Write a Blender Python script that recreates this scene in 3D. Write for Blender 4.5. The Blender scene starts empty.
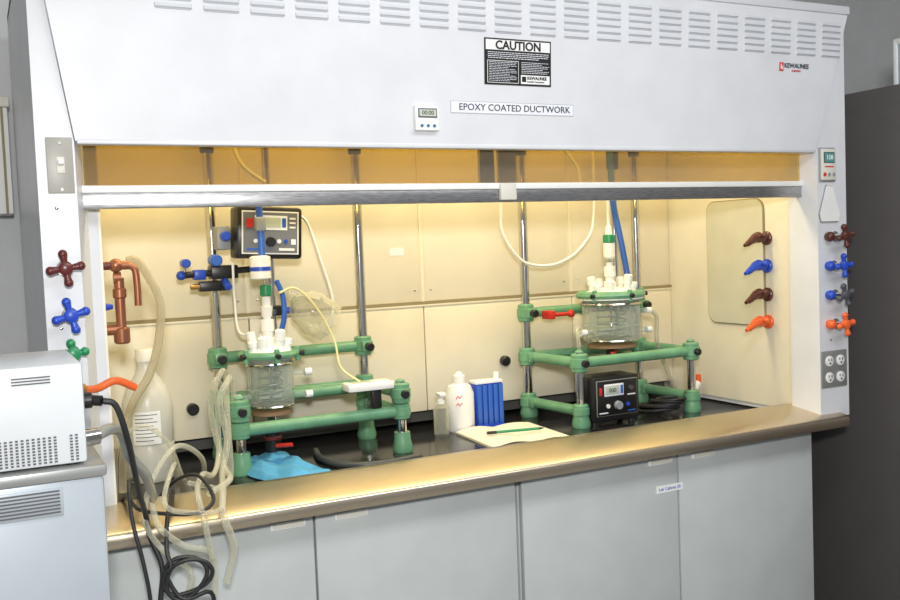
import bpy, bmesh, math, random
from mathutils import Vector, Matrix
random.seed(4)
sc=bpy.context.scene
col=sc.collection
V=Vector
# ---------------- materials ----------------
M={}
def mat(n,c,rough=.45,metal=0.,var=.04,scale=8.,bump=0.,bscale=60.,emit=0.,spec=.5,coat=0.,stretch=None,bdist=.002):
    m=bpy.data.materials.new(n); m.use_nodes=True; nt=m.node_tree; b=nt.nodes["Principled BSDF"]
    tc=nt.nodes.new("ShaderNodeTexCoord"); mp=nt.nodes.new("ShaderNodeMapping")
    nt.links.new(tc.outputs["Object"],mp.inputs[0])
    if stretch: mp.inputs["Scale"].default_value=stretch
    no=nt.nodes.new("ShaderNodeTexNoise"); no.inputs["Scale"].default_value=scale; no.inputs["Detail"].default_value=3
    nt.links.new(mp.outputs[0],no.inputs["Vector"])
    cr=nt.nodes.new("ShaderNodeValToRGB")
    cr.color_ramp.elements[0].position=.3; cr.color_ramp.elements[1].position=.7
    cr.color_ramp.elements[0].color=[max(0,x*(1-var)) for x in c]+[1]
    cr.color_ramp.elements[1].color=[min(1,x*(1+var)) for x in c]+[1]
    nt.links.new(no.outputs["Fac"],cr.inputs[0]); nt.links.new(cr.outputs[0],b.inputs["Base Color"])
    b.inputs["Roughness"].default_value=rough; b.inputs["Metallic"].default_value=metal
    b.inputs["Specular IOR Level"].default_value=spec
    b.inputs["Coat Weight"].default_value=coat
    if emit: 
        nt.links.new(cr.outputs[0],b.inputs["Emission Color"]); b.inputs["Emission Strength"].default_value=emit
    if bump:
        n2=nt.nodes.new("ShaderNodeTexNoise"); n2.inputs["Scale"].default_value=bscale
        nt.links.new(mp.outputs[0],n2.inputs["Vector"])
        bp=nt.nodes.new("ShaderNodeBump"); bp.inputs["Strength"].default_value=bump; bp.inputs["Distance"].default_value=bdist
        nt.links.new(n2.outputs["Fac"],bp.inputs["Height"]); nt.links.new(bp.outputs[0],b.inputs["Normal"])
    M[n]=m; return m
def clear(n,c,alpha=.25,rough=.08,edge=.75,white=(.9,.92,.9)):
    m=bpy.data.materials.new(n); m.use_nodes=True; nt=m.node_tree
    b=nt.nodes["Principled BSDF"]; b.inputs["Base Color"].default_value=(*white,1); b.inputs["Roughness"].default_value=rough
    tr=nt.nodes.new("ShaderNodeBsdfTransparent"); tr.inputs[0].default_value=(*c,1)
    lw=nt.nodes.new("ShaderNodeLayerWeight"); lw.inputs[0].default_value=.35
    mr=nt.nodes.new("ShaderNodeMapRange"); mr.inputs[3].default_value=alpha; mr.inputs[4].default_value=edge
    mx=nt.nodes.new("ShaderNodeMixShader")
    nt.links.new(lw.outputs["Facing"],mr.inputs[0]); nt.links.new(mr.outputs[0],mx.inputs[0])
    nt.links.new(tr.outputs[0],mx.inputs[1]); nt.links.new(b.outputs[0],mx.inputs[2])
    nt.links.new(mx.outputs[0],nt.nodes["Material Output"].inputs[0]); M[n]=m; return m
mat("hood",(.675,.69,.72),.35,bump=.08,bscale=300)
mat("louver",(.63,.65,.69),.4)
mat("hood_dark",(.44,.46,.50),.6)
mat("gap_shade",(.10,.10,.09),.7)
mat("liner",(.79,.73,.57),.38,var=.03)
mat("liner_right",(.77,.73,.60),.4,var=.03)
mat("access",(.58,.57,.46),.25,var=.05)
mat("seam",(.30,.25,.14),.8)
mat("cabinet",(.51,.545,.54),.4,bump=.1,bscale=250)
mat("steel",(.64,.63,.60),.14,metal=1,var=.06,scale=30)
mat("brushed",(.68,.59,.46),.31,metal=1,var=.05,scale=3,stretch=(1,2,2))
mat("rail_dark",(.40,.40,.41),.3,metal=.9,var=.35,scale=12,stretch=(3,1,60))
mat("black",(.012,.012,.013),.35)
mat("top",(.018,.018,.02),.15,var=.3,scale=40)
mat("rubber",(.02,.02,.022),.5)
mat("green",(.135,.325,.185),.38,var=.14,scale=20,coat=.2)
mat("dgreen",(.02,.25,.10),.35)
mat("white",(.83,.84,.82),.4)
mat("offwhite",(.70,.68,.60),.45)
mat("strip",(.80,.82,.88),.4)
mat("paper",(.82,.77,.65),.7)
mat("blue",(.02,.07,.50),.35)
mat("bluetube",(.03,.12,.50),.4)
mat("cloth",(.08,.34,.60),.8,var=.12,scale=20,bump=.3,bscale=90)
mat("brown",(.09,.025,.018),.3)
mat("maroon",(.12,.022,.02),.3)
mat("orange",(.80,.13,.03),.35)
mat("red",(.6,.03,.02),.4)
mat("copper",(.33,.13,.07),.32,metal=.6)
mat("brass",(.55,.33,.12),.35,metal=.9)
mat("cork",(.28,.17,.09),.7)
mat("grey",(.30,.32,.34),.5)
mat("darkgrey",(.07,.075,.09),.35)
mat("panelgrey",(.16,.17,.19),.4)
mat("plate",(.42,.43,.42),.35,metal=.6)
mat("switchplate",(.36,.35,.31),.4)
mat("lcd",(.50,.56,.47),.3)
mat("lcdteal",(.10,.30,.28),.3)
mat("fridge",(.115,.105,.105),.5)
mat("wall",(.62,.63,.64),.8,bump=.1)
mat("wallblue",(.36,.42,.47),.8)
mat("floor",(.30,.30,.29),.5,var=.2,scale=5)
mat("ceil",(.75,.75,.72),.8)
mat("boxwhite",(.60,.63,.65),.4,bump=.05,bscale=200)
mat("chiller",(.42,.47,.51),.35,metal=.2)
mat("holes",(.10,.10,.11),.7)
mat("lamp",(1,.86,.55),.5,emit=2)
mat("labelblue",(.03,.14,.30),.5)
mat("ink",(.06,.06,.09),.6)
mat("yellowwire",(.75,.68,.35),.5)
mat("hose_grey",(.36,.38,.38),.35,metal=.3)
mat("hose_dark",(.05,.055,.06),.4)
clear("glass",(.93,.96,.93),.10,.03,.8,(.62,.66,.62))
clear("tubing",(.92,.92,.85),.20,.06,.75,(.74,.73,.63))
clear("hose_tan",(.86,.82,.66),.38,.10,.85,(.66,.60,.45))
clear("poly",(.86,.86,.80),.58,.3,.93,(.76,.76,.70))
clear("sashglass",(.66,.54,.18),.07,.02,.38)
# ---------------- builder ----------------
ORG={}
class B:
    def __init__(s): s.bm=bmesh.new(); s.ms=[]
    def mi(s,m):
        if m not in s.ms: s.ms.append(m)
        return s.ms.index(m)
    def _m(s,faces,m,smooth=True):
        i=s.mi(m)
        for f in faces: f.material_index=i; f.smooth=smooth
    def box(s,a,b,m,bev=.0,rot=None,seg=2):
        a=V(a);b=V(b); c=(a+b)/2; d=b-a
        t=bmesh.new(); bmesh.ops.create_cube(t,size=1)
        bmesh.ops.scale(t,vec=[abs(x) for x in d],verts=t.verts)
        if bev: bmesh.ops.bevel(t,geom=t.edges[:],offset=bev,segments=seg,affect="EDGES",profile=.5)
        mx=Matrix.Translation(c)
        if rot: mx=mx@rot
        s.merge(t,mx,m,False); return s
    def merge(s,t,mx,m,smooth=True):
        t.transform(mx); i=s.mi(m); vm={}
        for v in t.verts: vm[v]=s.bm.verts.new(v.co)
        for f in t.faces:
            try: nf=s.bm.faces.new([vm[v] for v in f.verts]); nf.material_index=i; nf.smooth=smooth
            except ValueError: pass
        t.free()
    def ring(s,c,x,y,r,n): return [s.bm.verts.new(c+x*(r*math.cos(2*math.pi*k/n))+y*(r*math.sin(2*math.pi*k/n))) for k in range(n)]
    def lathe(s,base,axis,prof,m,n=24,cap=True):
        base=V(base);ax=V(axis).normalized(); x=ax.orthogonal().normalized(); y=ax.cross(x)
        rs=[s.ring(base+ax*h,x,y,max(r,.0004),n) for h,r in prof]; fs=[]
        for a,b in zip(rs,rs[1:]):
            for k in range(n): fs.append(s.bm.faces.new((a[k],a[(k+1)%n],b[(k+1)%n],b[k])))
        s._m(fs,m)
        if cap: s._m([s.bm.faces.new(rs[0][::-1]),s.bm.faces.new(rs[-1])],m,False)
        return s
    def cyl(s,a,b,r,m,r2=None,n=20,bev=0.):
        a=V(a);b=V(b);L=(b-a).length; r2=r if r2 is None else r2
        p=[(0,r),(L,r2)] if not bev else [(0,r-bev),(bev,r),(L-bev,r2),(L,r2-bev)]
        return s.lathe(a,b-a,p,m,n)
    def tube(s,pts,r,m,n=10,sub=8,radii=None,closed=False):
        P=[V(p) for p in pts]; out=[];rr=[]
        N=len(P)
        rng=range(N if closed else N-1)
        for i in rng:
            p1=P[i];p2=P[(i+1)%N]
            p0=P[(i-1)%N] if (closed or i>0) else p1*2-p2
            p3=P[(i+2)%N] if (closed or i+2<N) else p2*2-p1
            for k in range(sub):
                t=k/sub
                out.append(.5*((2*p1)+(p2-p0)*t+(2*p0-5*p1+4*p2-p3)*t*t+(3*p1-p0-3*p2+p3)*t**3))
                if radii: rr.append(radii[i]*(1-t)+radii[(i+1)%N]*t)
        if not closed:
            out.append(P[-1]); 
            if radii: rr.append(radii[-1])
        rs=[];x=None
        for i,p in enumerate(out):
            a=out[i-1] if (i>0 or closed) else p; b=out[(i+1)%len(out)] if (i<len(out)-1 or closed) else p
            d=(b-a).normalized()
            if x is None: x=d.orthogonal().normalized()
            x=(x-d*x.dot(d)); x=x.normalized() if x.length>1e-6 else d.orthogonal().normalized()
            rs.append(s.ring(p,x,d.cross(x),rr[i] if radii else r,n))
        fs=[]
        prs=list(zip(rs,rs[1:]))
        if closed: prs.append((rs[-1],rs[0]))
        for a,b in prs:
            for k in range(n): fs.append(s.bm.faces.new((a[k],a[(k+1)%n],b[(k+1)%n],b[k])))
        s._m(fs,m)
        if not closed: s._m([s.bm.faces.new(rs[0][::-1]),s.bm.faces.new(rs[-1])],m,False)
        return s
    def torus(s,c,axis,R,r,m,n=28):
        ax=V(axis).normalized(); x=ax.orthogonal().normalized(); y=ax.cross(x); c=V(c)
        return s.tube([c+x*(R*math.cos(2*math.pi*k/n))+y*(R*math.sin(2*math.pi*k/n)) for k in range(n)],r,m,n=8,sub=1,closed=True)
    def prism(s,front,back,m):
        f=[s.bm.verts.new(V(p)) for p in front]; b=[s.bm.verts.new(V(p)) for p in back]; n=len(f)
        fs=[s.bm.faces.new(f),s.bm.faces.new(b[::-1])]
        for k in range(n): fs.append(s.bm.faces.new((f[k],b[k],b[(k+1)%n],f[(k+1)%n])))
        s._m(fs,m,False); return s
    def sph(s,c,r,m,sc3=(1,1,1),rot=None):
        t=bmesh.new(); bmesh.ops.create_uvsphere(t,u_segments=18,v_segments=12,radius=r)
        bmesh.ops.scale(t,vec=sc3,verts=t.verts); mx=Matrix.Translation(V(c))
        if rot: mx=mx@rot
        s.merge(t,mx,m); return s
    def text(s,txt,o,size,m,X=(1,0,0),Y=(0,0,1),align="LEFT",bold=0.,sx=1.,th=.0006):
        cu=bpy.data.curves.new("t","FONT"); cu.body=txt; cu.size=size; cu.align_x=align; cu.align_y="CENTER"; cu.extrude=th; cu.offset=bold; cu.resolution_u=3
        ob=bpy.data.objects.new("t",cu); col.objects.link(ob); bpy.context.view_layer.update()
        me=bpy.data.meshes.new_from_object(ob); t=bmesh.new(); t.from_mesh(me)
        X=V(X);Y=V(Y);Z=X.cross(Y)
        mx=Matrix.Translation(V(o))@Matrix((X,Y,Z)).transposed().to_4x4()@Matrix.Diagonal((sx,1,1,1))
        s.merge(t,mx,m,False); bpy.data.objects.remove(ob); bpy.data.curves.remove(cu); bpy.data.meshes.remove(me); return s
    def done(s,name,parent=None,label=None,cat=None,org=None,kind=None,recalc=True,group=None):
        if recalc: bmesh.ops.recalc_face_normals(s.bm,faces=s.bm.faces)
        if parent is None:
            if org is None:
                vs=[v.co for v in s.bm.verts]
                org=V(((min(v.x for v in vs)+max(v.x for v in vs))/2,(min(v.y for v in vs)+max(v.y for v in vs))/2,min(v.z for v in vs)))
            org=V(org)
        else: org=ORG[parent]
        s.bm.transform(Matrix.Translation(-org))
        me=bpy.data.meshes.new(name); s.bm.to_mesh(me); s.bm.free()
        for k in s.ms: me.materials.append(M[k])
        ob=bpy.data.objects.new(name,me); col.objects.link(ob)
        try: me.set_sharp_from_angle(angle=math.radians(40))
        except Exception: pass
        if parent is None: ob.location=org
        else: ob.parent=parent
        ORG[ob]=org
        if label: ob["label"]=label
        if cat: ob["category"]=cat
        if kind: ob["kind"]=kind
        if group: ob["group"]=group
        return ob
def thing(name,org,label,cat,group=None):
    e=bpy.data.objects.new(name,None); e.empty_display_size=.05; e.location=V(org); col.objects.link(e); ORG[e]=V(org)
    e["label"]=label; e["category"]=cat
    if group: e["group"]=group
    return e
def RX(a): return Matrix.Rotation(math.radians(a),4,"X")
def RY(a): return Matrix.Rotation(math.radians(a),4,"Y")
def RZ(a): return Matrix.Rotation(math.radians(a),4,"Z")
# ---------------- room ----------------
def st(n,a,b,m): B().box(a,b,m).done(n,kind="structure")
st("floor",(-2.5,-4.5,-.1),(3.9,1.1,0),"floor")
st("wall_back",(-2.5,1.0,0),(3.9,1.1,2.9),"wall")
st("wall_left",(-2.5,-4.5,0),(-2.4,1.0,2.9),"wall")
st("wall_right",(3.8,-4.5,0),(3.9,1.0,2.9),"wall")
st("ceiling",(-2.5,-4.5,2.9),(3.9,1.1,3.0),"ceil")
# ---------------- fume hood ----------------
H=thing("fume_hood",(1.22,.4,.94),"large white enamel laboratory fume hood with raised sash","fume hood")
ZB=.935
ZF=1.805
def post(sgn):
    X=(lambda x:x) if sgn>0 else (lambda x:2.44-x)
    w=.078 if sgn>0 else .13
    w2=.105 if sgn>0 else .155
    cs=[(0,0),(w,0),(w2,.08),(w2,.10),(.13 if sgn<0 else .105,.10),(.13,.105),(.13,.85),(0,.85)] 
    b=B()
    b.prism([(X(x),y,ZB) for x,y in cs],[(X(x),y,ZF) for x,y in cs],"hood")
    cs2=[(0,0),(.012,0),(.02,.08),(.03,.10),(.1,.10),(.13,.105),(.13,.85),(0,.85)]
    b.prism([(X(x),y,ZF) for x,y in cs],[(X(x),y,2.26) for x,y in cs2],"hood")
    return b.done("side_post",H)
pl=post(1); pr=post(-1)
b=B()
b.prism([(.080,-.006,ZF),(2.30,-.006,ZF),(2.425,-.03,2.235),(.015,-.03,2.235)],[(.080,.03,ZF),(2.30,.03,ZF),(2.425,.03,2.235),(.015,.03,2.235)],"hood")
b.box((.012,-.036,2.235),(2.43,.04,2.262),"hood",.004)
b.box((.083,-.008,ZF-.007),(2.295,.03,ZF+.005),"hood",.003)
fas=b.done("fascia_panel",H)
def fy(z): return -.006-.024*(z-ZF)/(2.235-ZF)
for k in range(20):
    x0=.259+.108*k
    if x0+.083>2.40: break
    b=B()
    for j in range(6):
        z=2.100+.019*j; y=fy(z)
        b.prism([(x0,y-.0005,z),(x0+.083,y-.0005,z),(x0+.081,y-.005,z+.003),(x0+.002,y-.005,z+.003)],
                [(x0,y-.0005,z+.012),(x0+.083,y-.0005,z+.012),(x0+.081,y-.001,z+.011),(x0+.002,y-.001,z+.011)],"louver")
        b.box((x0+.003,y-.002,z-.0018),(x0+.080,y+.002,z),"hood_dark")  # darker strip painted as the shadow under each louver lip
    b.done("vent_louver",H)
b=B(); b.box((.03,.84,.94),(2.41,.86,2.25),"hood"); b.box((.0,.03,2.245),(2.44,.86,2.262),"hood"); b.done("hood_housing",H)
b=B(); b.box((.13,.78,.94),(2.31,.8,2.2),"gap_shade"); b.box((.13,.04,2.2),(2.31,.8,2.22),"liner"); b.done("ceiling_and_gap_shade",H)  # liner ceiling, plus a dark back sheet painting the shade in the baffle slot
xs=[.135,.63,1.235,1.84,2.305]
for i in range(4):
    B().box((xs[i]+.002,.73,1.36),(xs[i+1]-.002,.745,2.19),"liner",.002).done("baffle_panel",H)
    B().box((xs[i]+.002,.725,.985),(xs[i+1]-.002,.745,1.352),"liner",.002).done("baffle_panel",H)
b=B(); b.box((.13,.722,1.350),(2.31,.735,1.360),"seam")
for x in xs[1:-1]: b.box((x-.006,.726,1.36),(x+.006,.732,2.19),"liner")
b.box((.13,.722,1.343),(2.31,.733,1.350),"liner",.001)
b.done("baffle_trim",H)
for x,z in ((.44,1.08),(1.54,1.13),(2.05,1.10)):
    B().cyl((x,.726,z),(x,.700,z),.018,"black",bev=.004).done("baffle_knob",H)
for x in (.66,.60,1.205,1.265,1.81,1.87):
    for z in (1.40,1.30,1.75): B().sph((x,.728,z),.0035,"steel",(1,.5,1)).done("panel_screw",H)
B().box((1.12,.7285,1.52),(1.17,.7305,1.545),"white").done("sticker",H)
B().box((.125,.105,.95),(.135,.78,2.2),"liner_right").done("inner_wall",H)
B().box((2.305,.105,.95),(2.315,.78,2.2),"liner_right").done("inner_wall",H)
def rr(y0,y1,z0,z1,r,n=5):
    o=[]
    for cy,cz,a in ((y1-r,z1-r,0),(y0+r,z1-r,90),(y0+r,z0+r,180),(y1-r,z0+r,270)):
        for k in range(n+1):
            t=math.radians(a+90*k/n); o.append((cy+r*math.cos(t),cz+r*math.sin(t)))
    return o
b=B(); p=rr(.225,.510,1.225,1.67,.04); p2=rr(.229,.506,1.229,1.666,.038)
b.prism([(2.2995,y,z) for y,z in p],[(2.306,y,z) for y,z in p],"seam"); b.prism([(2.297,y,z) for y,z in p2],[(2.303,y,z) for y,z in p2],"access")
b.done("access_panel",H)
for z,m,l in ((1.53,"brown","brown gas nozzle"),(1.435,"blue","blue gas nozzle"),(1.337,"brown","brown gas nozzle"),(1.243,"orange","orange gas nozzle")):
    b=B(); y=.215
    b.cyl((2.306,y,z),(2.294,y,z),.024,m,bev=.003); b.cyl((2.30,y,z),(2.272,y,z),.014,m)
    b.sph((2.262,y,z+.004),.019,m)
    b.tube([(2.268,y,z+.004),(2.250,y,z+.002),(2.228,y-.004,z-.007),(2.190,y-.012,z-.022)],.01,m,radii=[.016,.017,.012,.006])
    for q in (.1,.4,.7): b.torus(V((2.232,y-.004,z-.005)).lerp(V((2.194,y-.012,z-.022)),q),(-1,-.2,-.5),.011-.004*q,.002,m,12)
    b.cyl((2.262,y,z+.004),(2.262,y-.03,z+.010),.006,m); b.sph((2.262,y-.032,z+.010),.010,m)
    b.done("gas_nozzle",H,label=l)
S=B().box((.085,.045,1.695),(2.31,.075,1.712),"white",.003).box((.085,.05,1.66),(2.31,.07,1.696),"rail_dark",.002).done("sash",H)
B().box((.10,.056,1.712),(2.30,.062,2.19),"sashglass").done("sash_glass",S)
B().box((1.16,.036,1.665),(1.21,.05,1.71),"offwhite",.003).done("sash_latch",S)
B().box((1.12,.078,1.715),(1.165,.09,2.19),"rail_dark").done("sash_stile",S)
B().box((1.18,.078,1.715),(1.235,.09,2.19),"grey").done("sash_stile",S)
B().box((.3,.2,2.17),(2.1,.34,2.2),"lamp",.005).done("hood_lamp",H)
b=B()
prof=[(-.03,.905),(-.035,.912),(-.035,.932),(-.032,.937),(-.026,.941),(.02,.953),(.10,.972),(.125,.972),(.135,.965),(.135,.955),(.10,.960),(-.02,.93),(-.025,.905)]
b.prism([(.08,y,z) for y,z in prof],[(2.40,y,z) for y,z in prof],"brushed")
for x in (.3,.8,1.3,1.8,2.2): b.box((x,.06,.933),(x+.02,.08,.955),"steel")
b.done("airfoil_sill",H,label="brushed stainless steel airfoil sill")
b=B()
ox=-.008
x0,x1,z0,z1=1.10+ox,1.305+ox,1.965,2.085
ang=math.atan(.024/(2.235-ZF)); Yd=(0,-math.sin(ang),math.cos(ang))
def flat(b,xa,za,xb,zb,m,lift):
    n=V((0,-math.cos(ang),-math.sin(ang)))*lift
    q=[V((xa,fy(za),za)),V((xb,fy(za),za)),V((xb,fy(zb),zb)),V((xa,fy(zb),zb))]
    b.prism([p+n for p in q],q,m)
flat(b,x0,z0,x1,z1,"black",.002); flat(b,x0+.004,z1-.030,x1-.004,z1-.004,"white",.0025)
b.text("CAUTION",(1.2025+ox,fy(z1-.017)-.0032,z1-.0185),.031,"black",Y=Yd,align="CENTER",bold=.0008)
flat(b,1.108+ox,1.970,1.203+ox,2.028,"white",.0025); flat(b,1.1095+ox,1.9715,1.2015+ox,2.0265,"black",.003)
def words(b,xa,xb,z,h,lift,seed):
    r=random.Random(seed); x=xa
    while x<xb-.004:
        w=min(.003+.008*r.random(),xb-x); flat(b,x,z,x+w,z+h,"strip",lift); x+=w+.0018
for i in range(4): words(b,1.110+ox,1.297+ox-.03*(i==3),2.048-.0048*i,.0016,.0026,i)
for i in range(12): words(b,1.113+ox,1.196+ox-.02*(i%4==3),2.0225-.0043*i,.0012,.0034,20+i)
for i in range(7): words(b,1.212+ox,1.298+ox-.02*(i%3==2),1.998+.0045*i,.0013,.0026,50+i)
flat(b,1.210+ox,1.970,1.300+ox,1.993,"white",.0025); flat(b,1.213+ox,1.975,1.226+ox,1.989,"black",.003)
b.text("KEWAUNEE",(1.229+ox,fy(1.984)-.0035,1.985),.0115,"black",Y=Yd,bold=.0002)
b.text("Scientific Corporation",(1.229+ox,fy(1.975)-.0035,1.976),.006,"black",Y=Yd)
b.done("caution_sign",H,label="black and white caution sign")
b=B(); flat(b,.991,1.888,1.370,1.920,"hood_dark",.001); flat(b,.993,1.890,1.368,1.918,"strip",.002)
b.text("EPOXY COATED DUCTWORK",(1.014,fy(1.904)-.003,1.904),.0245,"ink",Y=Yd,sx=1.03); b.done("ductwork_label",H)
b=B(); flat(b,2.134,2.047,2.150,2.073,"red",.002); flat(b,2.138,2.052,2.142,2.069,"white",.0025); flat(b,2.144,2.052,2.147,2.062,"white",.0025)
b.text("KEWAUNEE",(2.153,fy(2.063)-.002,2.064),.0195,"ink",Y=Yd,bold=.0003)
b.text("SCIENTIFIC",(2.185,fy(2.047)-.002,2.049),.008,"red",Y=Yd)
b.done("brand_badge",H)
b=B().box((.020,-.004,1.692),(.074,0,1.812),"switchplate",.002).box((.040,-.006,1.735),(.056,-.003,1.770),"offwhite",.001)
b.box((.042,-.014,1.752),(.054,-.005,1.764),"white",.002,RX(-25)); b.cyl((.048,-.006,1.80),(.048,-.003,1.80),.003,"steel").cyl((.048,-.006,1.70),(.048,-.003,1.70),.003,"steel")
b.done("light_switch",H)
b=B().box((2.316,-.006,1.705),(2.388,0,1.815),"grey",.003).box((2.320,-.012,1.71),(2.384,-.004,1.81),"offwhite",.003).box((2.328,-.014,1.765),(2.376,-.010,1.80),"darkgrey",.001).box((2.331,-.0145,1.768),(2.373,-.012,1.797),"lcdteal")
b.text("128",(2.352,-.0150,1.782),.020,"white",align="CENTER")
b.box((2.332,-.0128,1.751),(2.372,-.0118,1.755),"red")
for i in range(3): b.cyl((2.331+.020*i,-.015,1.728),(2.331+.020*i,-.011,1.728),.006,"red" if i==0 else "grey")
b.done("airflow_monitor",H)
b=B()
q=[(2.312,-.001,1.60),(2.345,-.001,1.695),(2.372,-.001,1.69),(2.405,-.001,1.60),(2.398,-.001,1.575),(2.32,-.001,1.575)]
b.prism([(x,-.004,z) for x,_,z in q],q,"grey")
q2=[(2.358+(x-2.358)*.95,-.0045,1.63+(z-1.63)*.96) for x,_,z in q]
b.prism([(x,-.008,z) for x,_,z in q2],q2,"white"); b.done("paper_tag",H)
b=B().box((2.312,-.005,1.035),(2.428,0,1.155),"plate",.003)
for cx in (2.345,2.395):
    for cz in (1.068,1.122):
        b.lathe((cx,-.0045,cz),(0,-1,0),[(0,.0175),(.004,.0175),(.005,.016)],"white",20)
        b.box((cx-.008,-.0105,cz+.001),(cx-.005,-.009,cz+.009),"black"); b.box((cx+.005,-.0105,cz+.001),(cx+.008,-.009,cz+.009),"black"); b.cyl((cx,-.009,cz-.007),(cx,-.0105,cz-.007),.003,"black",n=10)
b.done("outlet_plate",H)
def cross(x,z,m,r=.036,lab=None,rot=0,yl=.035):
    b=B()
    b.lathe((x,0,z),(0,-1,0),[(0,.017),(.004,.017),(.006,.009),(yl-.012,.009)],"steel",18)
    b.lathe((x,-yl+.014,z),(0,-1,0),[(0,.012),(.003,.015),(.016,.015),(.02,.010)],m,20)
    for k in range(4):
        a=math.radians(90*k+rot); d=V((math.cos(a),0,math.sin(a))); c=V((x,-yl+.004,z))
        b.tube([c+d*.004,c+d*.014,c+d*.026,c+d*r],.006,m,radii=[.007,.0065,.0085,.006],sub=4)
        b.sph(c+d*(r-.006),.0098,m)
    b.done("valve_handle",H,label=lab)
cross(.043,1.530,"maroon",.037,"maroon four-lobed valve handle",8)
cross(.048,1.428,"blue",.037,"blue four-lobed valve handle",15)
cross(.048,1.345,"dgreen",.030,"green four-lobed valve handle",10)
cross(2.382,1.528,"brown",.036,"dark brown four-lobed valve handle",12,.05)
cross(2.375,1.433,"blue",.036,"blue four-lobed valve handle",5,.05)
cross(2.380,1.338,"darkgrey",.036,"dark grey four-lobed valve handle",20,.05)
cross(2.380,1.243,"orange",.036,"orange four-lobed valve handle",10,.05)
for z,m in ((1.528,"brown"),(1.433,"blue"),(1.338,"blue"),(1.243,"orange")):
    B().sph((2.350,-.012,z),.016,m).cyl((2.350,0,z),(2.350,-.02,z),.013,m).done("valve_collar",H)
for x,z in ((.035,1.66),(2.36,1.19),(.03,1.40)):
    B().sph((x,0,z),.004,"steel",(1,.5,1)).done("panel_screw",H)
b=B(); b.lathe((.135,.2,1.53),(1,0,0),[(0,.018),(.006,.018),(.008,.010),(.03,.010)],"maroon"); b.sph((.175,.2,1.53),.017,"copper")
b.cyl((.175,.2,1.53),(.205,.2,1.53),.011,"copper"); b.tube([(.20,.2,1.53),(.218,.2,1.52),(.222,.2,1.48),(.222,.2,1.43)],.009,"copper")
b.cyl((.185,.2,1.50),(.168,.2,1.50),.014,"copper"); b.done("copper_valve",H,label="copper gas valve with down pipe")
b=B(); b.cyl((.18,.2,1.50),(.18,.2,1.36),.012,"copper"); b.cyl((.135,.2,1.375),(.18,.2,1.375),.013,"copper"); b.cyl((.18,.2,1.38),(.18,.2,1.34),.019,"copper",bev=.004); b.cyl((.18,.2,1.475),(.18,.2,1.45),.016,"copper",bev=.003); b.done("copper_pipe",H)
b=B(); b.lathe((.135,.22,1.43),(1,0,0),[(0,.016),(.008,.016),(.01,.010),(.03,.006)],"blue"); b.done("gas_nozzle",H,label="blue gas nozzle")
# ---------------- worktop & cabinets ----------------
B().box((.02,-.015,.902),(2.42,.84,.932),"top",.004).done("worktop",label="black epoxy resin laboratory worktop",cat="worktop")
def cab(x0,x1,doors,label):
    C=thing("base_cabinet",((x0+x1)/2,.4,0),label,"cabinet")
    B().box((x0,.06,.10),(x1,.82,.90),"cabinet",.002).box((x0+.01,.12,0),(x1-.01,.80,.10),"black").done("body",C)
    xsd=[x0]+doors+[x1]
    for i in range(len(xsd)-1):
        a,c=xsd[i]+.003,xsd[i+1]-.003
        D=B().box((a,.038,.13),(c,.058,.888),"cabinet",.003).done("door",C)
        hx=(c-.11) if i%2==0 else (a+.05)
        B().box((hx,.034,.866),(hx+.09,.040,.884),"white",.002).box((hx+.006,.032,.870),(hx+.084,.035,.880),"offwhite").done("handle",D)
    return C
c1=cab(.02,1.175,[.59],"pale grey steel base cabinet under the worktop")
c2=cab(1.19,2.31,[1.745],"pale grey steel base cabinet with small printed label")
B().box((1.66,.0365,.778),(1.76,.0385,.800),"white").text("Lab Cabinet 20",(1.71,.036,.789),.0135,"blue",align="CENTER",th=.0003).done("sticker",c2)
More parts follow.
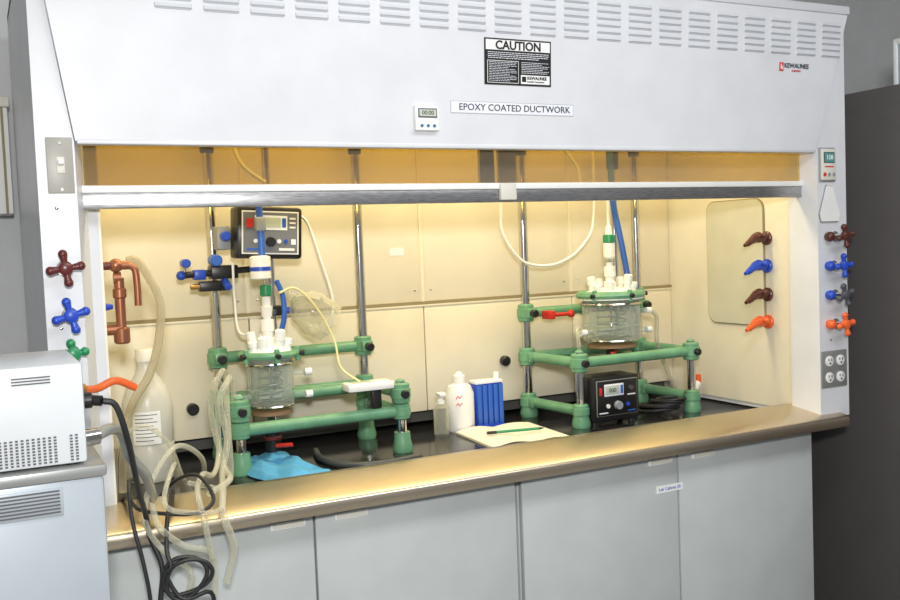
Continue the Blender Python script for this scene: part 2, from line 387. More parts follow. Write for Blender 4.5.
# ---------------- lattice frames ----------------
def frame(name,xa,xb,yf,yb,zt,zl,zback,rods,label,low_front,ytop):
    F=thing(name,((xa+xb)/2,(yf+yb)/2,.932),label,"lab frame")
    def clampp(b,x,y,z,h=.031,r=.029):
        b.lathe((x,y,z-h),(0,0,1),[(0,r-.006),(.004,r-.001),(h*.5,r-.001),(h*.55,r+.002),(h*1.45,r+.002),(h*1.5,r-.001),(2*h-.004,r-.001),(2*h,r-.006)],"green")
    for x in (xa,xb):
        b=B(); b.lathe((x,yf,.932),(0,0,1),[(0,.029),(.012,.032),(.035,.026),(.06,.024)],"green"); b.cyl((x,yf,.98),(x,yf,zt+.035),.0145,"steel",n=24)
        clampp(b,x,yf,zt); clampp(b,x,yf,zl,.024,.027)
        b.sph((x,yf,zt+.036),.0145,"green",(1,1,.5))
        b.done("front_post",F)
    for x in rods:
        b=B(); b.lathe((x,yb,.932),(0,0,1),[(0,.029),(.012,.032),(.035,.026),(.06,.024)],"green"); b.done("foot",F)
        B().cyl((x,yb,.95),(x,yb,1.92),.0155,"steel",n=28).cyl((x,yb,1.85),(x,yb,1.93),.021,"black",bev=.003).done("rod",F)
        for z in (zl,zt,zback):
            b=B(); clampp(b,x,yb,z); b.box((x-.018,yb-.048,z-.017),(x+.018,yb,z+.017),"green",.004); b.done("clamp",F)
        B().cyl((x,yb-.045,zback),(x,yb-.070,zback),.013,"black",bev=.002).done("clamp_knob",F)
    g=.0175
    B().cyl((xa,ytop,zt),(xb,ytop,zt),g,"green").done("crossbar",F)
    if low_front: B().cyl((xa,yf,zl),(xb,yf,zl),g,"green").done("crossbar",F)
    for x,r in ((xa,rods[0]),(xb,rods[1])):
        for z in (zt,zl): B().cyl((x,yf,z),(r,yb,z),g,"green").done("crossbar",F)
    B().cyl((rods[0],yb,zback),(rods[1],yb,zback),g,"green").done("crossbar",F)
    B().cyl((rods[0],yb,zt),(rods[1],yb,zt),g,"green").done("crossbar",F)
    for x in (xa,xb):
        B().cyl((x,yf-.024,zt),(x,yf-.044,zt),.012,"black",bev=.002).done("clamp_knob",F)
    return F
FL=frame("support_frame",.505,.995,.40,.66,1.110,1.055,1.235,(.512,.982),"green lattice bench frame with steel rods around smaller reactor",True,.60)
FR=frame("support_frame",1.63,2.10,.38,.66,1.145,.985,1.30,(1.60,2.09),"green lattice bench frame with steel rods around wider reactor",False,.38)
def ringarm(F,c,R,yb,zb,zring,rt=.011):
    b=B(); b.torus((c[0],c[1],zring),(0,0,1),R,rt,"green",32)
    b.tube([(c[0],yb,zb),(c[0],yb-.04,zb),(c[0],c[1]+R,zring)],.011,"green"); b.cyl((c[0]-.02,yb,zb),(c[0]+.02,yb,zb),.022,"green",bev=.003)
    b.done("support_ring",F)
    for a in (205,270,335):
        d=V((math.cos(math.radians(a)),math.sin(math.radians(a)),0)); p=V((c[0],c[1],zring))+d*(R+.004)
        B().cyl(p-V((0,0,.022)),p+V((0,0,.020)),.008,"green",bev=.002).cyl(p+d*.004,p+d*.020,.008,"black",bev=.002).done("ring_clamp",F)
ringarm(FL,(.625,.50),.080,.66,1.235,1.252); ringarm(FR,(1.85,.50),.106,.66,1.30,1.355,.015)
B().cyl((.68,.63,1.12),(.68,.63,1.98),.012,"steel").box((.66,.62,1.22),(.70,.665,1.25),"black",.003).done("rod",FL)
B().cyl((1.97,.63,1.2),(1.97,.63,1.90),.012,"steel").box((1.95,.62,1.285),(1.99,.665,1.315),"black",.003).cyl((1.97,.63,1.80),(1.97,.63,1.91),.022,"black",bev=.003).done("rod",FR)
# ---------------- reactors ----------------
def reactor(cx,cy,zl,R,h,label):
    T=thing("glass_reactor",(cx,cy,zl-h-.05),label,"reactor")
    z0=zl-h
    prof=[(0,.015),(.003,R*.6),(.008,R*.90),(.018,R),(h-.024,R),(h-.012,R*.93),(h-.005,R*.98),(h,R*1.05)]
    B().lathe((cx,cy,z0),(0,0,1),prof,"glass",36,cap=False).done("outer_jacket",T)
    r=R*.76
    B().lathe((cx,cy,z0+.008),(0,0,1),[(0,.01),(.006,r*.6),(.02,r*.93),(.04,r),(h-.01,r)],"glass",32,cap=False).done("inner_vessel",T)
    b=B()
    for a in (30,150,260): 
        x=cx+r*.6*math.cos(math.radians(a)); y=cy+r*.6*math.sin(math.radians(a)); b.cyl((x,y,z0+.03),(x,y,zl),.0045,"glass",n=10)
    b.tube([(cx+r*.7*math.cos(k*1.05),cy+r*.7*math.sin(k*1.05),z0+.03+.0042*k) for k in range(int((h-.05)/.0042))],.0028,"plate",n=6,sub=3)
    b.done("cooling_coil",T)
    B().torus((cx,cy,z0+h*.42),(0,0,1),R+.001,.002,"glass",32).torus((cx,cy,z0+.012),(0,0,1),R*.95,.004,"steel",32).torus((cx,cy,zl-.012),(0,0,1),R*1.03,.0045,"steel",32).done("clamp_band",T)
    b=B(); b.lathe((cx,cy,zl+.001),(0,0,1),[(0,R*1.08),(.003,R*1.16),(.012,R*1.16),(.014,R*1.02),(.024,R*.98),(.030,R*.80),(.040,R*.6)],"white",36); b.done("lid",T)
    for a,rr_,hh in ((20,.6,.05),(60,.7,.035),(95,.55,.045),(160,.62,.055),(200,.75,.03),(235,.6,.042),(300,.62,.06),(335,.78,.032)):
        x=cx+R*rr_*math.cos(math.radians(a)); y=cy+R*rr_*math.sin(math.radians(a))
        B().lathe((x,y,zl+.024),(.12*math.cos(math.radians(a)),.12*math.sin(math.radians(a)),1),[(0,.012),(hh*.5,.012),(hh*.5+.002,.015),(hh,.015),(hh+.004,.010)],"white",18).done("port",T)
    b=B(); b.cyl((cx,cy,z0+.03),(cx,cy,zl+.2),.004,"steel"); b.box((cx-R*.5,cy-.002,z0+.03),(cx+R*.5,cy+.002,z0+.05),"white",.0,RX(25)); b.done("stirrer",T)
    b=B(); b.lathe((cx,cy,zl+.03),(0,0,1),[(0,.022),(.03,.022),(.034,.016),(.05,.016),(.052,.02),(.085,.02),(.087,.012),(.10,.012)],"white"); b.done("bearing",T)
    for sx,fz in ((-1,.3),(1,.7),(1,.25)):
        zz=z0+h*fz
        b=B(); b.tube([(cx+sx*R*.97,cy-.02,zz),(cx+sx*(R+.03),cy-.03,zz),(cx+sx*(R+.045),cy-.03,zz)],.008,"glass")
        b.cyl((cx+sx*(R+.028),cy-.03,zz),(cx+sx*(R+.048),cy-.03,zz),.011,"white"); b.done("jacket_port",T)
    B().lathe((cx,cy,z0-.016),(0,0,1),[(0,R*.80),(.002,R*.85),(.010,R*.85),(.012,R*.80)],"cork",30).done("base_pad",T)
    return T,z0
TL,zl0=reactor(.625,.50,1.237,.068,.147,"slim clear jacketed glass reactor with white lid")
TR,zr0=reactor(1.85,.50,1.337,.100,.150,"wide clear jacketed glass reactor with white lid")
b=B(); b.lathe((.625,.5,zl0-.012),(0,0,-1),[(0,.014),(.030,.014)],"steel"); b.lathe((.625,.5,zl0-.040),(0,0,-1),[(0,.012),(.004,.024),(.040,.024)],"black"); b.lathe((.625,.5,zl0-.080),(0,0,-1),[(0,.024),(.002,.026),(.010,.026),(.012,.020)],"maroon"); b.lathe((.625,.5,zl0-.092),(0,0,-1),[(0,.023),(.034,.023),(.038,.014),(.050,.010)],"black"); b.cyl((.625,.47,zl0-.105),(.665,.44,zl0-.102),.006,"red"); b.done("drain_valve",TL)
b=B(); b.lathe((1.85,.5,zr0-.005),(0,0,-1),[(0,.016),(.02,.016),(.022,.022),(.05,.022),(.055,.014)],"black"); b.cyl((1.85,.48,zr0-.03),(1.80,.43,zr0-.03),.006,"red"); b.done("drain_valve",TR)
b=B(); b.lathe((.625,.5,1.36),(0,0,1),[(0,.015),(.03,.018),(.032,.013),(.06,.013)],"white"); b.lathe((.625,.5,1.42),(0,0,1),[(0,.013),(.004,.017),(.03,.017),(.034,.012)],"dgreen"); b.cyl((.625,.5,1.453),(.625,.5,1.47),.006,"steel"); b.done("shaft_coupling",TL,label="white and green shaft coupling")
b=B(); b.lathe((1.85,.5,1.432),(0,0,1),[(0,.014),(.04,.009),(.042,.020),(.055,.022)],"glass"); b.lathe((1.85,.5,1.478),(0,0,1),[(0,.014),(.004,.020),(.055,.020),(.058,.016)],"white"); b.lathe((1.85,.5,1.535),(0,0,1),[(0,.016),(.003,.021),(.026,.021),(.029,.014)],"dgreen"); b.lathe((1.85,.5,1.563),(0,0,1),[(0,.013),(.03,.010),(.033,.005),(.13,.005)],"white"); b.done("shaft_coupling",TR,label="white and green shaft coupling")
# overhead stirrer left
O=thing("overhead_stirrer",(.66,.585,1.53),"black overhead stirrer motor with display clamped to rod","lab stirrer")
tilt=RY(3)
c=V((.652,.56,1.605))
B().box(c-V((.098,.045,.076)),c+V((.098,.045,.076)),"black",.010,tilt).done("motor_housing",O)
def on(px,pz,y=.513): 
    v=tilt@V((px,0,pz)); return V((c.x+v.x,y,c.z+v.z))
def pl2(b,xa,za,xb,zb,m,y0,y1):
    b.prism([on(xa,za,y0),on(xb,za,y0),on(xb,zb,y0),on(xa,zb,y0)],[on(xa,za,y1),on(xb,za,y1),on(xb,zb,y1),on(xa,zb,y1)],m)
b=B(); pl2(b,-.085,-.063,.085,.063,"white",.5135,.516); pl2(b,-.081,-.059,.081,.059,"panelgrey",.5125,.515); pl2(b,-.047,.008,.050,.050,"strip",.5115,.514); pl2(b,-.038,.015,.030,.044,"lcd",.511,.513); pl2(b,.034,.016,.046,.043,"bluetube",.511,.513)
pl2(b,-.072,.014,-.054,.040,"red",.509,.513); b.lathe(on(.0,-.027,.513),(0,-1,0),[(0,.015),(.012,.013)],"black")
for q,m_ in ((.045,"blue"),(-.045,"white"),(.025,"white"),(-.025,"white")): b.lathe(on(q,-.025,.513),(0,-1,0),[(0,.006),(.004,.006)],m_)
for zz in (.014,.027,.040): pl2(b,.057,zz,.075,zz+.005,"white",.5115,.514)
pl2(b,.025,-.052,.072,-.045,"white",.5115,.514); pl2(b,-.072,-.052,-.030,-.046,"bluetube",.5115,.514); pl2(b,.062,-.034,.076,-.018,"strip",.5115,.514)
b.done("control_face",O)
B().cyl((.68,.60,1.60),(.68,.635,1.60),.018,"grey").done("mounting_bracket",O)
b=B(); b.lathe((.610,.49,1.470),(0,0,1),[(0,.024),(.004,.030),(.025,.030)],"white"); b.lathe((.610,.49,1.495),(0,0,1),[(0,.0305),(.012,.0305)],"blue"); b.lathe((.610,.49,1.507),(0,0,1),[(0,.030),(.028,.030),(.032,.022)],"white"); b.done("gear_head",O)
b=B(); b.tube([(.612,.485,1.71),(.615,.485,1.60),(.615,.485,1.53)],.010,"bluetube"); b.box((.600,.47,1.61),(.628,.50,1.65),"grey",.004); b.done("shaft_guard",O)
K=thing("rod_clamp",(.48,.61,1.45),"blue and black laboratory rod clamp holding crossed bar","clamp")
B().cyl((.40,.60,1.49),(.62,.60,1.50),.010,"black").box((.49,.585,1.475),(.57,.64,1.515),"black",.005).box((.44,.585,1.475),(.475,.625,1.505),"blue",.005).done("crossbar",K)
B().cyl((.415,.60,1.525),(.415,.56,1.525),.013,"blue",bev=.003).cyl((.415,.60,1.49),(.415,.60,1.525),.005,"steel").done("clamp_knob",K)
B().cyl((.50,.600,1.53),(.50,.55,1.53),.017,"bluetube",bev=.003).done("clamp_knob",K)
B().cyl((.53,.60,1.47),(.53,.55,1.45),.011,"blue",bev=.003).done("clamp_knob",K)
B().sph((.405,.6,1.49),.014,"blue").done("clamp_knob",K)
B().box((.455,.59,1.44),(.535,.62,1.47),"black",.004).cyl((.46,.6,1.455),(.43,.6,1.455),.008,"brass").done("jaw",K)
K2=thing("rod_clamp",(.555,.60,1.57),"black and blue rod clamp beside stirrer motor","clamp")
B().box((.510,.575,1.56),(.550,.645,1.63),"grey",.006).done("jaw",K2); B().cyl((.530,.578,1.60),(.530,.545,1.60),.014,"blue",bev=.003).done("clamp_knob",K2)
K3=thing("rod_clamp",(.66,.58,1.35),"blue and black clamp gripping the stirrer shaft","clamp")
B().box((.655,.585,1.355),(.705,.645,1.385),"black",.004).cyl((.645,.50,1.37),(.68,.60,1.37),.007,"black").done("jaw",K3)
B().cyl((.70,.600,1.37),(.735,.590,1.37),.010,"blue",bev=.003).done("clamp_knob",K3)
# controller right
G=thing("stirrer_controller",(1.75,.42,.932),"black stirrer controller with display and small knobs","controller")
B().box((1.655,.345,.945),(1.845,.45,1.095),"black",.010).done("housing",G)
b=B(); b.box((1.668,.341,.965),(1.832,.346,1.083),"plate",.001); b.box((1.670,.3395,.967),(1.830,.345,1.081),"black",.001); b.box((1.697,.3385,1.030),(1.775,.344,1.070),"strip",.001); b.box((1.701,.3375,1.035),(1.758,.344,1.065),"lcd",.001); b.box((1.762,.3375,1.036),(1.772,.344,1.064),"bluetube")
b.text("000",(1.729,.337,1.049),.020,"black",align="CENTER",th=.0003)
b.box((1.677,.336,1.035),(1.687,.344,1.060),"red",.002); b.lathe((1.75,.341,.998),(0,-1,0),[(0,.015),(.014,.013)],"grey"); b.lathe((1.79,.341,.998),(0,-1,0),[(0,.007),(.006,.007)],"blue"); b.lathe((1.71,.341,.998),(0,-1,0),[(0,.007),(.006,.007)],"white"); b.lathe((1.805,.341,1.052),(0,-1,0),[(0,.009),(.006,.008)],"steel")
b.box((1.790,.3385,1.028),(1.822,.344,1.032),"white"); b.box((1.675,.3385,.974),(1.710,.344,.978),"strip"); b.box((1.79,.3385,.974),(1.822,.344,.978),"bluetube")
b.done("control_face",G)
for x in (1.675,1.825):
    for y in (.37,.43): B().cyl((x,y,.932),(x,y,.947),.010,"rubber").done("foot",G)
# ---------------- tubes & cables ----------------
def hose(name,pts,r,m,label,cat="hose",**k): return B().tube(pts,r,m,**k).done(name,label=label,cat=cat)
hose("hose",[(.205,.235,1.54),(.228,.235,1.54),(.255,.24,1.50),(.283,.25,1.43),(.272,.25,1.33),(.245,.25,1.25),(.20,.27,1.17),(.18,.3,1.05),(.175,.32,.95)],.0105,"hose_tan","thick translucent tan tubing looping down from copper valve")
hose("power_cable",[(.067,-.35,1.283),(.09,-.35,1.27),(.11,-.33,1.20),(.13,-.25,1.12),(.15,-.16,1.05),(.17,-.08,.99),(.18,-.060,.93),(.20,-.075,.86),(.19,-.08,.76),(.20,-.08,.60)],.006,"rubber","black power cable hanging from pale instrument","cable")
b=B(); pts=[(.27,.15,.950),(.26,.10,.985),(.24,.02,.975),(.22,-.05,.955),(.21,-.085,.90)]
for k in range(30):
    a=math.radians(130+k*30); rr_=.042+.007*math.sin(k*.9); pts.append((.245+.006*math.sin(k)+rr_*math.cos(a)*1.1,-.098+.010*math.sin(k*.55),.835+rr_*math.sin(a)))
pts+=[(.30,-.09,.79),(.31,-.07,.72),(.30,-.06,.60)]
b.tube(pts,.005,"rubber",sub=4); b.done("cable_coil",label="black coiled cable hanging over the steel sill",cat="cable")
hose("power_cable",[(.24,.20,.945),(.27,.10,1.01),(.31,.03,1.03),(.33,-.03,.985),(.29,-.045,.962),(.22,-.03,.968),(.17,.02,.975),(.155,.10,.99),(.15,.2,.945)],.0045,"rubber","thin black cable looped over the steel sill","cable")
hose("power_cable",[(.20,.22,.945),(.18,.10,1.02),(.15,.0,1.04),(.145,-.06,.97),(.16,-.08,.88),(.17,-.085,.78),(.165,-.08,.62)],.0045,"rubber","thin black cable hanging straight over the sill","cable")
TB="tubing"
hose("hose",[(.23,.22,.945),(.21,.14,1.01),(.20,.02,.99),(.20,-.06,.95),(.25,-.07,.90),(.31,-.07,.87),(.31,-.08,.78)],.0075,TB,"clear plastic drain tubing draped over steel sill")
hose("hose",[(.30,.25,.945),(.27,.1,1.05),(.22,-.03,.99),(.28,-.05,.965),(.34,-.04,.96),(.36,.04,.985),(.30,.1,1.0)],.006,TB,"clear plastic tubing looped on the sill")
hose("hose",[(.47,.33,1.22),(.43,.3,1.16),(.44,.28,1.06),(.41,.22,.99),(.37,.05,.985),(.345,-.05,.95),(.36,-.075,.88),(.34,-.075,.80)],.009,TB,"clear tubing hanging from green frame over sill")
hose("hose",[(.48,.42,1.20),(.45,.35,1.23),(.41,.32,1.14),(.42,.25,1.0),(.40,.10,.995),(.33,.02,.985)],.008,TB,"clear tubing looping beside green frame")
hose("hose",[(.455,.38,1.19),(.43,.34,1.21),(.425,.31,1.12),(.41,.26,1.02),(.37,.15,1.0),(.33,.08,1.02),(.30,.0,1.0),(.30,-.055,.95),(.31,-.08,.86)],.007,TB,"clear tubing hanging beside green frame")
hose("hose",[(.38,.30,.945),(.35,.18,1.04),(.27,.06,1.10),(.20,-.02,1.05),(.17,-.07,.97),(.21,-.08,.89),(.26,-.085,.84),(.24,-.085,.77)],.0065,TB,"clear tubing arching from worktop over sill")
hose("hose",[(.15,.26,.945),(.15,.15,1.10),(.20,.10,1.15),(.26,.12,1.10),(.30,.18,1.0),(.33,.24,.945)],.0055,TB,"clear tubing bent upward beside bottle")
hose("black_hose",[(.76,.52,.943),(.74,.42,.943),(.75,.32,.943),(.80,.26,.943),(.88,.24,.943),(.99,.26,.943)],.010,"hose_dark","dark grey hose curving across the black worktop")
hose("sensor_wire",[(.65,.45,1.43),(.70,.45,1.44),(.76,.45,1.38),(.81,.45,1.28),(.82,.43,1.20),(.87,.41,1.155)],.0035,"yellowwire","pale yellow sensor wire running to small meter","wire")
hose("cable",[(.74,.6,1.66),(.79,.6,1.64),(.83,.6,1.52),(.865,.6,1.39),(.85,.6,1.31)],.0045,"white","white cable curving from stirrer motor","cable")
hose("cable",[(.57,.6,1.90),(.585,.6,1.84),(.61,.6,1.80),(.665,.6,1.76)],.006,"white","short white cable above stirrer motor","cable")
hose("cable",[(1.70,.6,1.90),(1.76,.6,1.85),(1.80,.6,1.79),(1.81,.6,1.72)],.006,"white","short white cable beside steel rod","cable")
hose("cable",[(1.49,.6,1.95),(1.48,.6,1.68),(1.485,.6,1.58),(1.55,.6,1.49),(1.63,.6,1.465),(1.72,.6,1.475),(1.81,.6,1.53),(1.86,.6,1.63),(1.865,.6,1.95)],.005,"white","long white cable hanging in a loop","cable")
hose("cable",[(.55,.57,1.52),(.55,.57,1.42),(.555,.56,1.32),(.585,.52,1.31)],.004,"white","white cable beside steel rod","cable")
hose("blue_tube",[(1.905,.56,1.98),(1.915,.56,1.70),(1.935,.55,1.56),(1.955,.54,1.42),(1.95,.53,1.38)],.011,"bluetube","bright blue cable hanging into reactor lid","tube")
hose("blue_tube",[(.655,.49,1.465),(.672,.49,1.42),(.674,.49,1.36),(.664,.5,1.31)],.008,"bluetube","slim blue tube entering reactor lid","tube")
hose("hose",[(1.998,.47,1.292),(2.05,.5,1.26),(2.065,.52,1.17),(2.13,.55,1.06),(2.19,.58,.98),(2.24,.62,.945)],.008,TB,"clear tubing running down from reactor jacket")
hose("hose",[(1.702,.47,1.232),(1.68,.46,1.25),(1.67,.44,1.20),(1.69,.46,1.12)],.007,TB,"clear tubing bent beside reactor jacket")
hose("hose",[(.511,.47,1.13),(.50,.46,1.19),(.475,.40,1.20),(.462,.36,1.12),(.45,.3,.98),(.44,.28,.945)],.008,TB,"clear tubing from reactor jacket port")
b=B()
for k in range(5): b.torus((2.0+.01*k,.46-.01*k,.942+.009*k),(.1*(k%2),.08,1),.078-.007*k,.005,"rubber",28)
b.tube([(1.93,.46,.945),(1.90,.5,1.0),(1.86,.47,1.02)],.0045,"rubber"); b.done("cable_coil",label="coiled black cable lying on worktop",cat="cable")
b=B().tube([(2.20,.52,.95),(2.24,.54,.96),(2.27,.54,1.0)],.014,"white").cyl((2.27,.54,1.0),(2.27,.54,1.03),.010,"orange").cyl((2.13,.5,.955),(2.21,.52,.95),.017,"offwhite"); b.done("drain_fitting",label="white plastic hose fitting with orange cap",cat="fitting")
# crumpled clear funnel
b=B(); A0=V((.70,.55,1.425)); D0=V((.13,0,-.10)).normalized(); x_=D0.orthogonal().normalized(); y_=D0.cross(x_); rng=random.Random(9)
rows=[]
for h,r in ((0,.012),(.03,.014),(.05,.036),(.065,.050),(.085,.058),(.105,.060),(.125,.064),(.145,.062),(.165,.058)):
    rows.append([b.bm.verts.new(A0+D0*(h+(rng.random()-.5)*.010*(h>.04))+(x_*math.cos(a)+y_*math.sin(a))*(r*(1+(rng.random()-.5)*.28*(h>.04)))) for a in [2*math.pi*k/22 for k in range(22)]])
b._m([b.bm.faces.new((a[k],a[(k+1)%22],c2_[(k+1)%22],c2_[k])) for a,c2_ in zip(rows,rows[1:]) for k in range(22)],"tubing",False)
b.torus(A0+D0*.035,D0,.017,.003,"glass",20)
b.done("glass_funnel",label="crumpled clear plastic funnel leaning beside reactor",cat="funnel")
E=thing("digital_meter",(.90,.41,1.125),"small white digital thermometer resting on green bar","meter")
B().box((.82,.37,1.130),(.965,.44,1.154),"white",.006).done("housing",E); B().box((.84,.385,1.153),(.90,.425,1.1555),"lcd").done("display",E)
B().box((.90,.39,1.073),(.93,.42,1.132),"black",.003).done("stand",E)
b=B().cyl((1.66,.60,1.29),(1.74,.60,1.29),.007,"red").sph((1.75,.6,1.29),.014,"red"); b.box((1.655,.59,1.275),(1.68,.645,1.305),"red",.004); b.done("red_clamp",label="small red clamp on green crossbar",cat="clamp")
# ---------------- bench items ----------------
b0=thing("carboy",(.28,.5,.932),"large cloudy white plastic bottle with label","bottle")
B().lathe((.275,.5,.933),(0,0,1),[(0,.060),(.01,.067),(.10,.067),(.104,.065),(.108,.067),(.215,.067),(.255,.055),(.295,.028),(.315,.023),(.335,.023)],"poly",30).done("body",b0)
B().lathe((.275,.5,1.262),(0,0,1),[(0,.025),(.03,.025),(.034,.022)],"offwhite",24).done("cap",b0)
def curved_label(cx,cy,R,a0,a1,z0,z1,m,par,name="label_sticker",lines=0,ink="ink"):
    b=B(); n=12
    def P(a,z,r): t=math.radians(a); return V((cx+r*math.cos(t),cy+r*math.sin(t),z))
    def strip(a0,a1,z0,z1,r,m):
        for k in range(n):
            a=a0+(a1-a0)*k/n; c=a0+(a1-a0)*(k+1)/n
            vs=[b.bm.verts.new(P(*q)) for q in ((a,z0,r),(c,z0,r),(c,z1,r),(a,z1,r))]; b._m([b.bm.faces.new(vs)],m)
    strip(a0,a1,z0,z1,R,m)
    for i in range(lines):
        z=z1-(z1-z0)*(i+1)/(lines+1); strip(a0+6,a1-8-10*(i%2),z,z+.002,R+.0004,ink)
    b.done(name,par,recalc=False)
curved_label(.275,.5,.0678,-135,-70,1.04,1.13,"white",b0,lines=8)
b1=thing("plastic_bottle",(1.285,.58,.932),"white squeeze bottle with faint red writing","bottle")
B().lathe((1.285,.58,.932),(0,0,1),[(0,.043),(.006,.048),(.125,.048),(.15,.038),(.16,.018),(.165,.016)],"white",28).done("body",b1); B().lathe((1.285,.58,1.094),(0,0,1),[(0,.020),(.022,.020),(.025,.015),(.035,.006)],"white",22).done("cap",b1)
b=B()
for i in range(2):
    z=1.050-.022*i
    b.tube([(1.25+.007*k,.5345+.0006*abs(k-4),z+(.006 if k%2 else -.005)*(1-.3*((k*7+i)%3))) for k in range(7)],.0014,"red",n=6,sub=3)
b.done("lettering",b1)
b2=thing("spray_bottle",(1.20,.55,.932),"small clear spray bottle with white pump","bottle")
B().lathe((1.20,.55,.932),(0,0,1),[(0,.022),(.004,.025),(.085,.025),(.10,.014),(.105,.011)],"tubing",22).done("body",b2)
B().lathe((1.20,.55,1.035),(0,0,1),[(0,.013),(.012,.013),(.014,.007),(.03,.007)],"white",16).box((1.188,.53,1.06),(1.212,.562,1.072),"white",.003).done("pump",b2)
b=B()
b.box((1.337,.55,.932),(1.437,.61,.945),"blue",.001); b.box((1.337,.56,.94),(1.437,.61,1.082),"blue",.001)
for k in range(5): b.box((1.339+.0205*k,.552,.945),(1.354+.0205*k,.562,1.078),"bluetube",.001)
b.box((1.337,.556,1.082),(1.437,.61,1.092),"strip",.001); b.cyl((1.425,.58,1.09),(1.428,.58,1.115),.010,"white")
b.done("tube_rack",label="blue plastic rack standing behind notebook",cat="rack")
N=thing("notebook",(1.37,.42,.932),"open notebook with cream pages on black worktop","notebook")
b=B(); n=14
def page(x0,x1,sgn):
    f=[]
    for k in range(n+1):
        t=k/n; x=x0+(x1-x0)*t; z=.940+.012*math.sin(math.pi*t)*(.5 if sgn else .8)
        f.append([b.bm.verts.new(V((x,.24,z))),b.bm.verts.new(V((x+.02,.53,z)))])
    b._m([b.bm.faces.new((f[k][0],f[k+1][0],f[k+1][1],f[k][1])) for k in range(n)],"paper")
page(1.225,1.36,0); page(1.36,1.495,1)
b.done("pages",N,recalc=False)
b=B(); b.prism([(1.222,.235,.933),(1.50,.235,.933),(1.52,.535,.933),(1.242,.535,.933)],[(1.222,.235,.9395),(1.50,.235,.9395),(1.52,.535,.9395),(1.242,.535,.9395)],"offwhite"); b.done("cover",N)
b=B().tube([(1.30,.365,.958),(1.44,.335,.958)],.0045,"dgreen",sub=1).cyl((1.44,.335,.958),(1.455,.332,.958),.0045,"black",.001).cyl((1.30,.365,.958),(1.27,.371,.958),.005,"black"); b.done("pen",label="dark green pen lying on open notebook",cat="pen")
b=B(); nx,ny=44,44; g=[]
def tri(x): return abs((x%1.0)-.5)*2
for i in range(nx+1):
    r=[]
    for j in range(ny+1):
        u=i/nx;v=j/ny
        x=.538+.165*u-.035*v+.010*math.sin(7*v+1); y=.16+.37*v+.03*math.sin(3*u)
        h=.008+.014*tri(1.6*u+1.1*v)+.010*tri(2.3*v-1.7*u+.3)+.006*tri(4*u*v+2*u)
        e=min(u,1-u,v,1-v); h*=min(1,e*9+.15)
        r.append(b.bm.verts.new(V((x,y,.934+max(h,0)))))
    g.append(r)
b._m([b.bm.faces.new((g[i][j],g[i+1][j],g[i+1][j+1],g[i][j+1])) for i in range(nx) for j in range(ny)],"cloth"); b.done("cloth",label="crumpled light blue cloth on black worktop",cat="cloth",recalc=False)
W=thing("timer",(.92,-.012,1.84),"small white digital timer stuck to hood panel","timer")
dx=-.010
B().box((.895+dx,-.026,1.84),(.962+dx,-.008,1.905),"white",.004).done("housing",W)
b=B().box((.902+dx,-.0275,1.872),(.955+dx,-.025,1.896),"darkgrey",.001).box((.905+dx,-.028,1.8755),(.952+dx,-.026,1.8925),"lcd"); b.text("00:00",(.9285+dx,-.0285,1.884),.015,"black",align="CENTER",th=.0003); b.done("display",W)
for k in range(3): B().cyl((.911+dx+.0175*k,-.026,1.852),(.911+dx+.0175*k,-.0285,1.852),.004,"labelblue",n=10).done("button",W)
# ---------------- left instruments ----------------
I=thing("circulator",(-.2,-.3,0),"blue-grey floor standing circulator with front grille","chiller")
B().box((-.46,-.5,.08),(.045,-.08,1.175),"chiller",.006).box((-.465,-.505,1.175),(.05,-.075,1.195),"plate",.004).done("housing",I)
b=B(); b.box((-.40,-.504,1.118),(-.022,-.499,1.165),"chiller",.001)
for k in range(7): b.box((-.395,-.5055,1.123+.006*k),(-.027,-.503,1.1255+.006*k),"holes")
b.done("grille",I)
for x in (-.4,-.01):
    for y in (-.45,-.13): B().cyl((x-.012,y,.035),(x+.012,y,.035),.035,"rubber",bev=.004).box((x-.015,y-.015,.05),(x+.015,y+.015,.082),"steel").done("caster",I)
J=thing("instrument",(-.15,-.35,1.195),"pale metal instrument box with perforated vents and cables","instrument")
B().box((-.36,-.49,1.20),(.022,-.20,1.372),"boxwhite",.006).done("housing",J)
for ra,rb in ((0,38),(40,42)):
    b=B()
    for r in range(9):
        for k in range(ra,rb):
            x=-.345+.0085*k
            b.box((x,-.4915,1.206+.0052*r),(x+.0045,-.489,1.2088+.0052*r),"holes")
    b.done("vent_holes",J)
b=B()
for z in (1.352,1.347,1.342): b.box((-.09,-.4915,z),(-.03,-.489,z+.002),"holes")
b.done("vent_slots",J)
for x in (-.34,.0):
    for y in (-.46,-.22): B().cyl((x,y,1.195),(x,y,1.202),.012,"rubber").done("foot",J)
b=B().cyl((.022,-.34,1.285),(.05,-.34,1.285),.015,"black",bev=.003).cyl((.045,-.34,1.285),(.065,-.35,1.283),.010,"black"); b.done("plug",J)
b=B().tube([(.022,-.28,1.30),(.07,-.22,1.29),(.11,-.2,1.30),(.15,-.18,1.28)],.008,"orange"); b.cyl((.022,-.28,1.30),(.04,-.27,1.295),.014,"brass"); b.done("orange_hose",J)
b=B().cyl((.022,-.40,1.225),(.05,-.39,1.225),.016,"steel").tube([(.045,-.39,1.225),(.08,-.33,1.225),(.11,-.25,1.20),(.13,-.2,1.14),(.17,-.12,1.08),(.2,0,1.0)],.011,"hose_grey"); b.done("steel_hose",J)
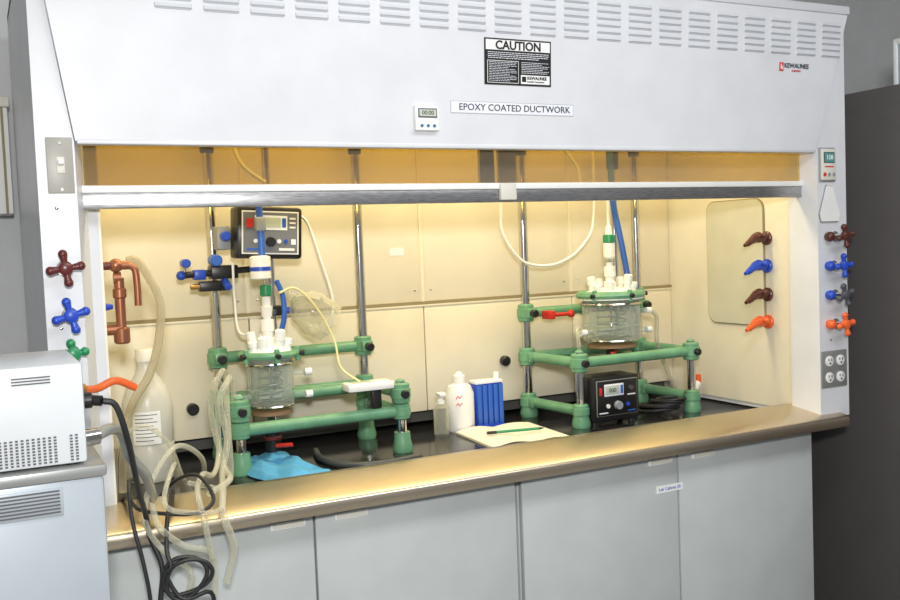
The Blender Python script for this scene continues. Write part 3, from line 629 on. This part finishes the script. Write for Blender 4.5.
# ---------------- right side surroundings ----------------
b=B().box((2.62,-1.0,.03),(3.4,.75,2.02),"fridge",.008).box((2.612,-.9,.12),(2.622,.7,1.95),"fridge",.004).box((2.66,-.95,0),(3.36,.7,.03),"black"); b.done("storage_cabinet",label="tall dark grey steel storage cabinet beside hood",cat="cabinet")
b=B().box((2.66,-.5,2.02),(3.1,-.02,2.17),"wallblue",.004).box((2.655,-.5,2.155),(3.1,-.015,2.175),"white",.003).box((2.655,-.03,2.02),(2.67,-.015,2.17),"white",.002); b.done("storage_box",label="grey storage box with white edges on dark cabinet",cat="box")
b=B().box((-.9,.86,1.69),(-.015,1.0,2.0),"white",.004).box((-.92,.85,2.0),(-.01,1.0,2.03),"offwhite",.003).box((-.035,.855,1.69),(-.028,.862,2.0),"seam"); b.done("wall_cabinet",label="white wall cabinet with beige top rail",cat="cabinet")
# ---------------- lights ----------------
def area(n,loc,tgt,sx,sy,p,c):
    l=bpy.data.lights.new(n,"AREA"); l.shape="RECTANGLE"; l.size=sx; l.size_y=sy; l.energy=p; l.color=c
    o=bpy.data.objects.new(n,l); o.location=loc; o.rotation_euler=(V(tgt)-V(loc)).to_track_quat("-Z","Y").to_euler(); col.objects.link(o)
area("flash",(-.15,-2.4,1.88),(1.5,.2,1.3),.22,.16,48,(1,.985,.965))
area("room_lamp",(1.4,-1.6,2.85),(1.4,-1.2,0),2.4,.6,34,(.96,.975,1))
area("hood_light",(1.22,.30,2.16),(1.22,.42,1),2.0,.12,15.5,(1,.82,.47))
w=bpy.data.worlds.new("w"); sc.world=w; w.use_nodes=True; w.node_tree.nodes["Background"].inputs[0].default_value=(.95,.97,1,1); w.node_tree.nodes["Background"].inputs[1].default_value=.30
# ---------------- camera ----------------
yaw,pit,rol,f=.4631,.0568,.0391,954.76
Fv=V((math.sin(yaw)*math.cos(pit),math.cos(yaw)*math.cos(pit),-math.sin(pit))); R=V((math.cos(yaw),-math.sin(yaw),0)); U=R.cross(Fv)
c,s=math.cos(rol),math.sin(rol); R2=R*c-U*s; U2=R*s+U*c
mx=Matrix((R2,U2,-Fv)).transposed().to_4x4(); mx.translation=V((-.1379,-2.227,1.5465))
cd=bpy.data.cameras.new("camera"); cd.sensor_width=36; cd.lens=f/900*36; co=bpy.data.objects.new("camera",cd); co.matrix_world=mx; col.objects.link(co); sc.camera=co
try: sc.view_settings.view_transform="Standard"
except Exception: pass
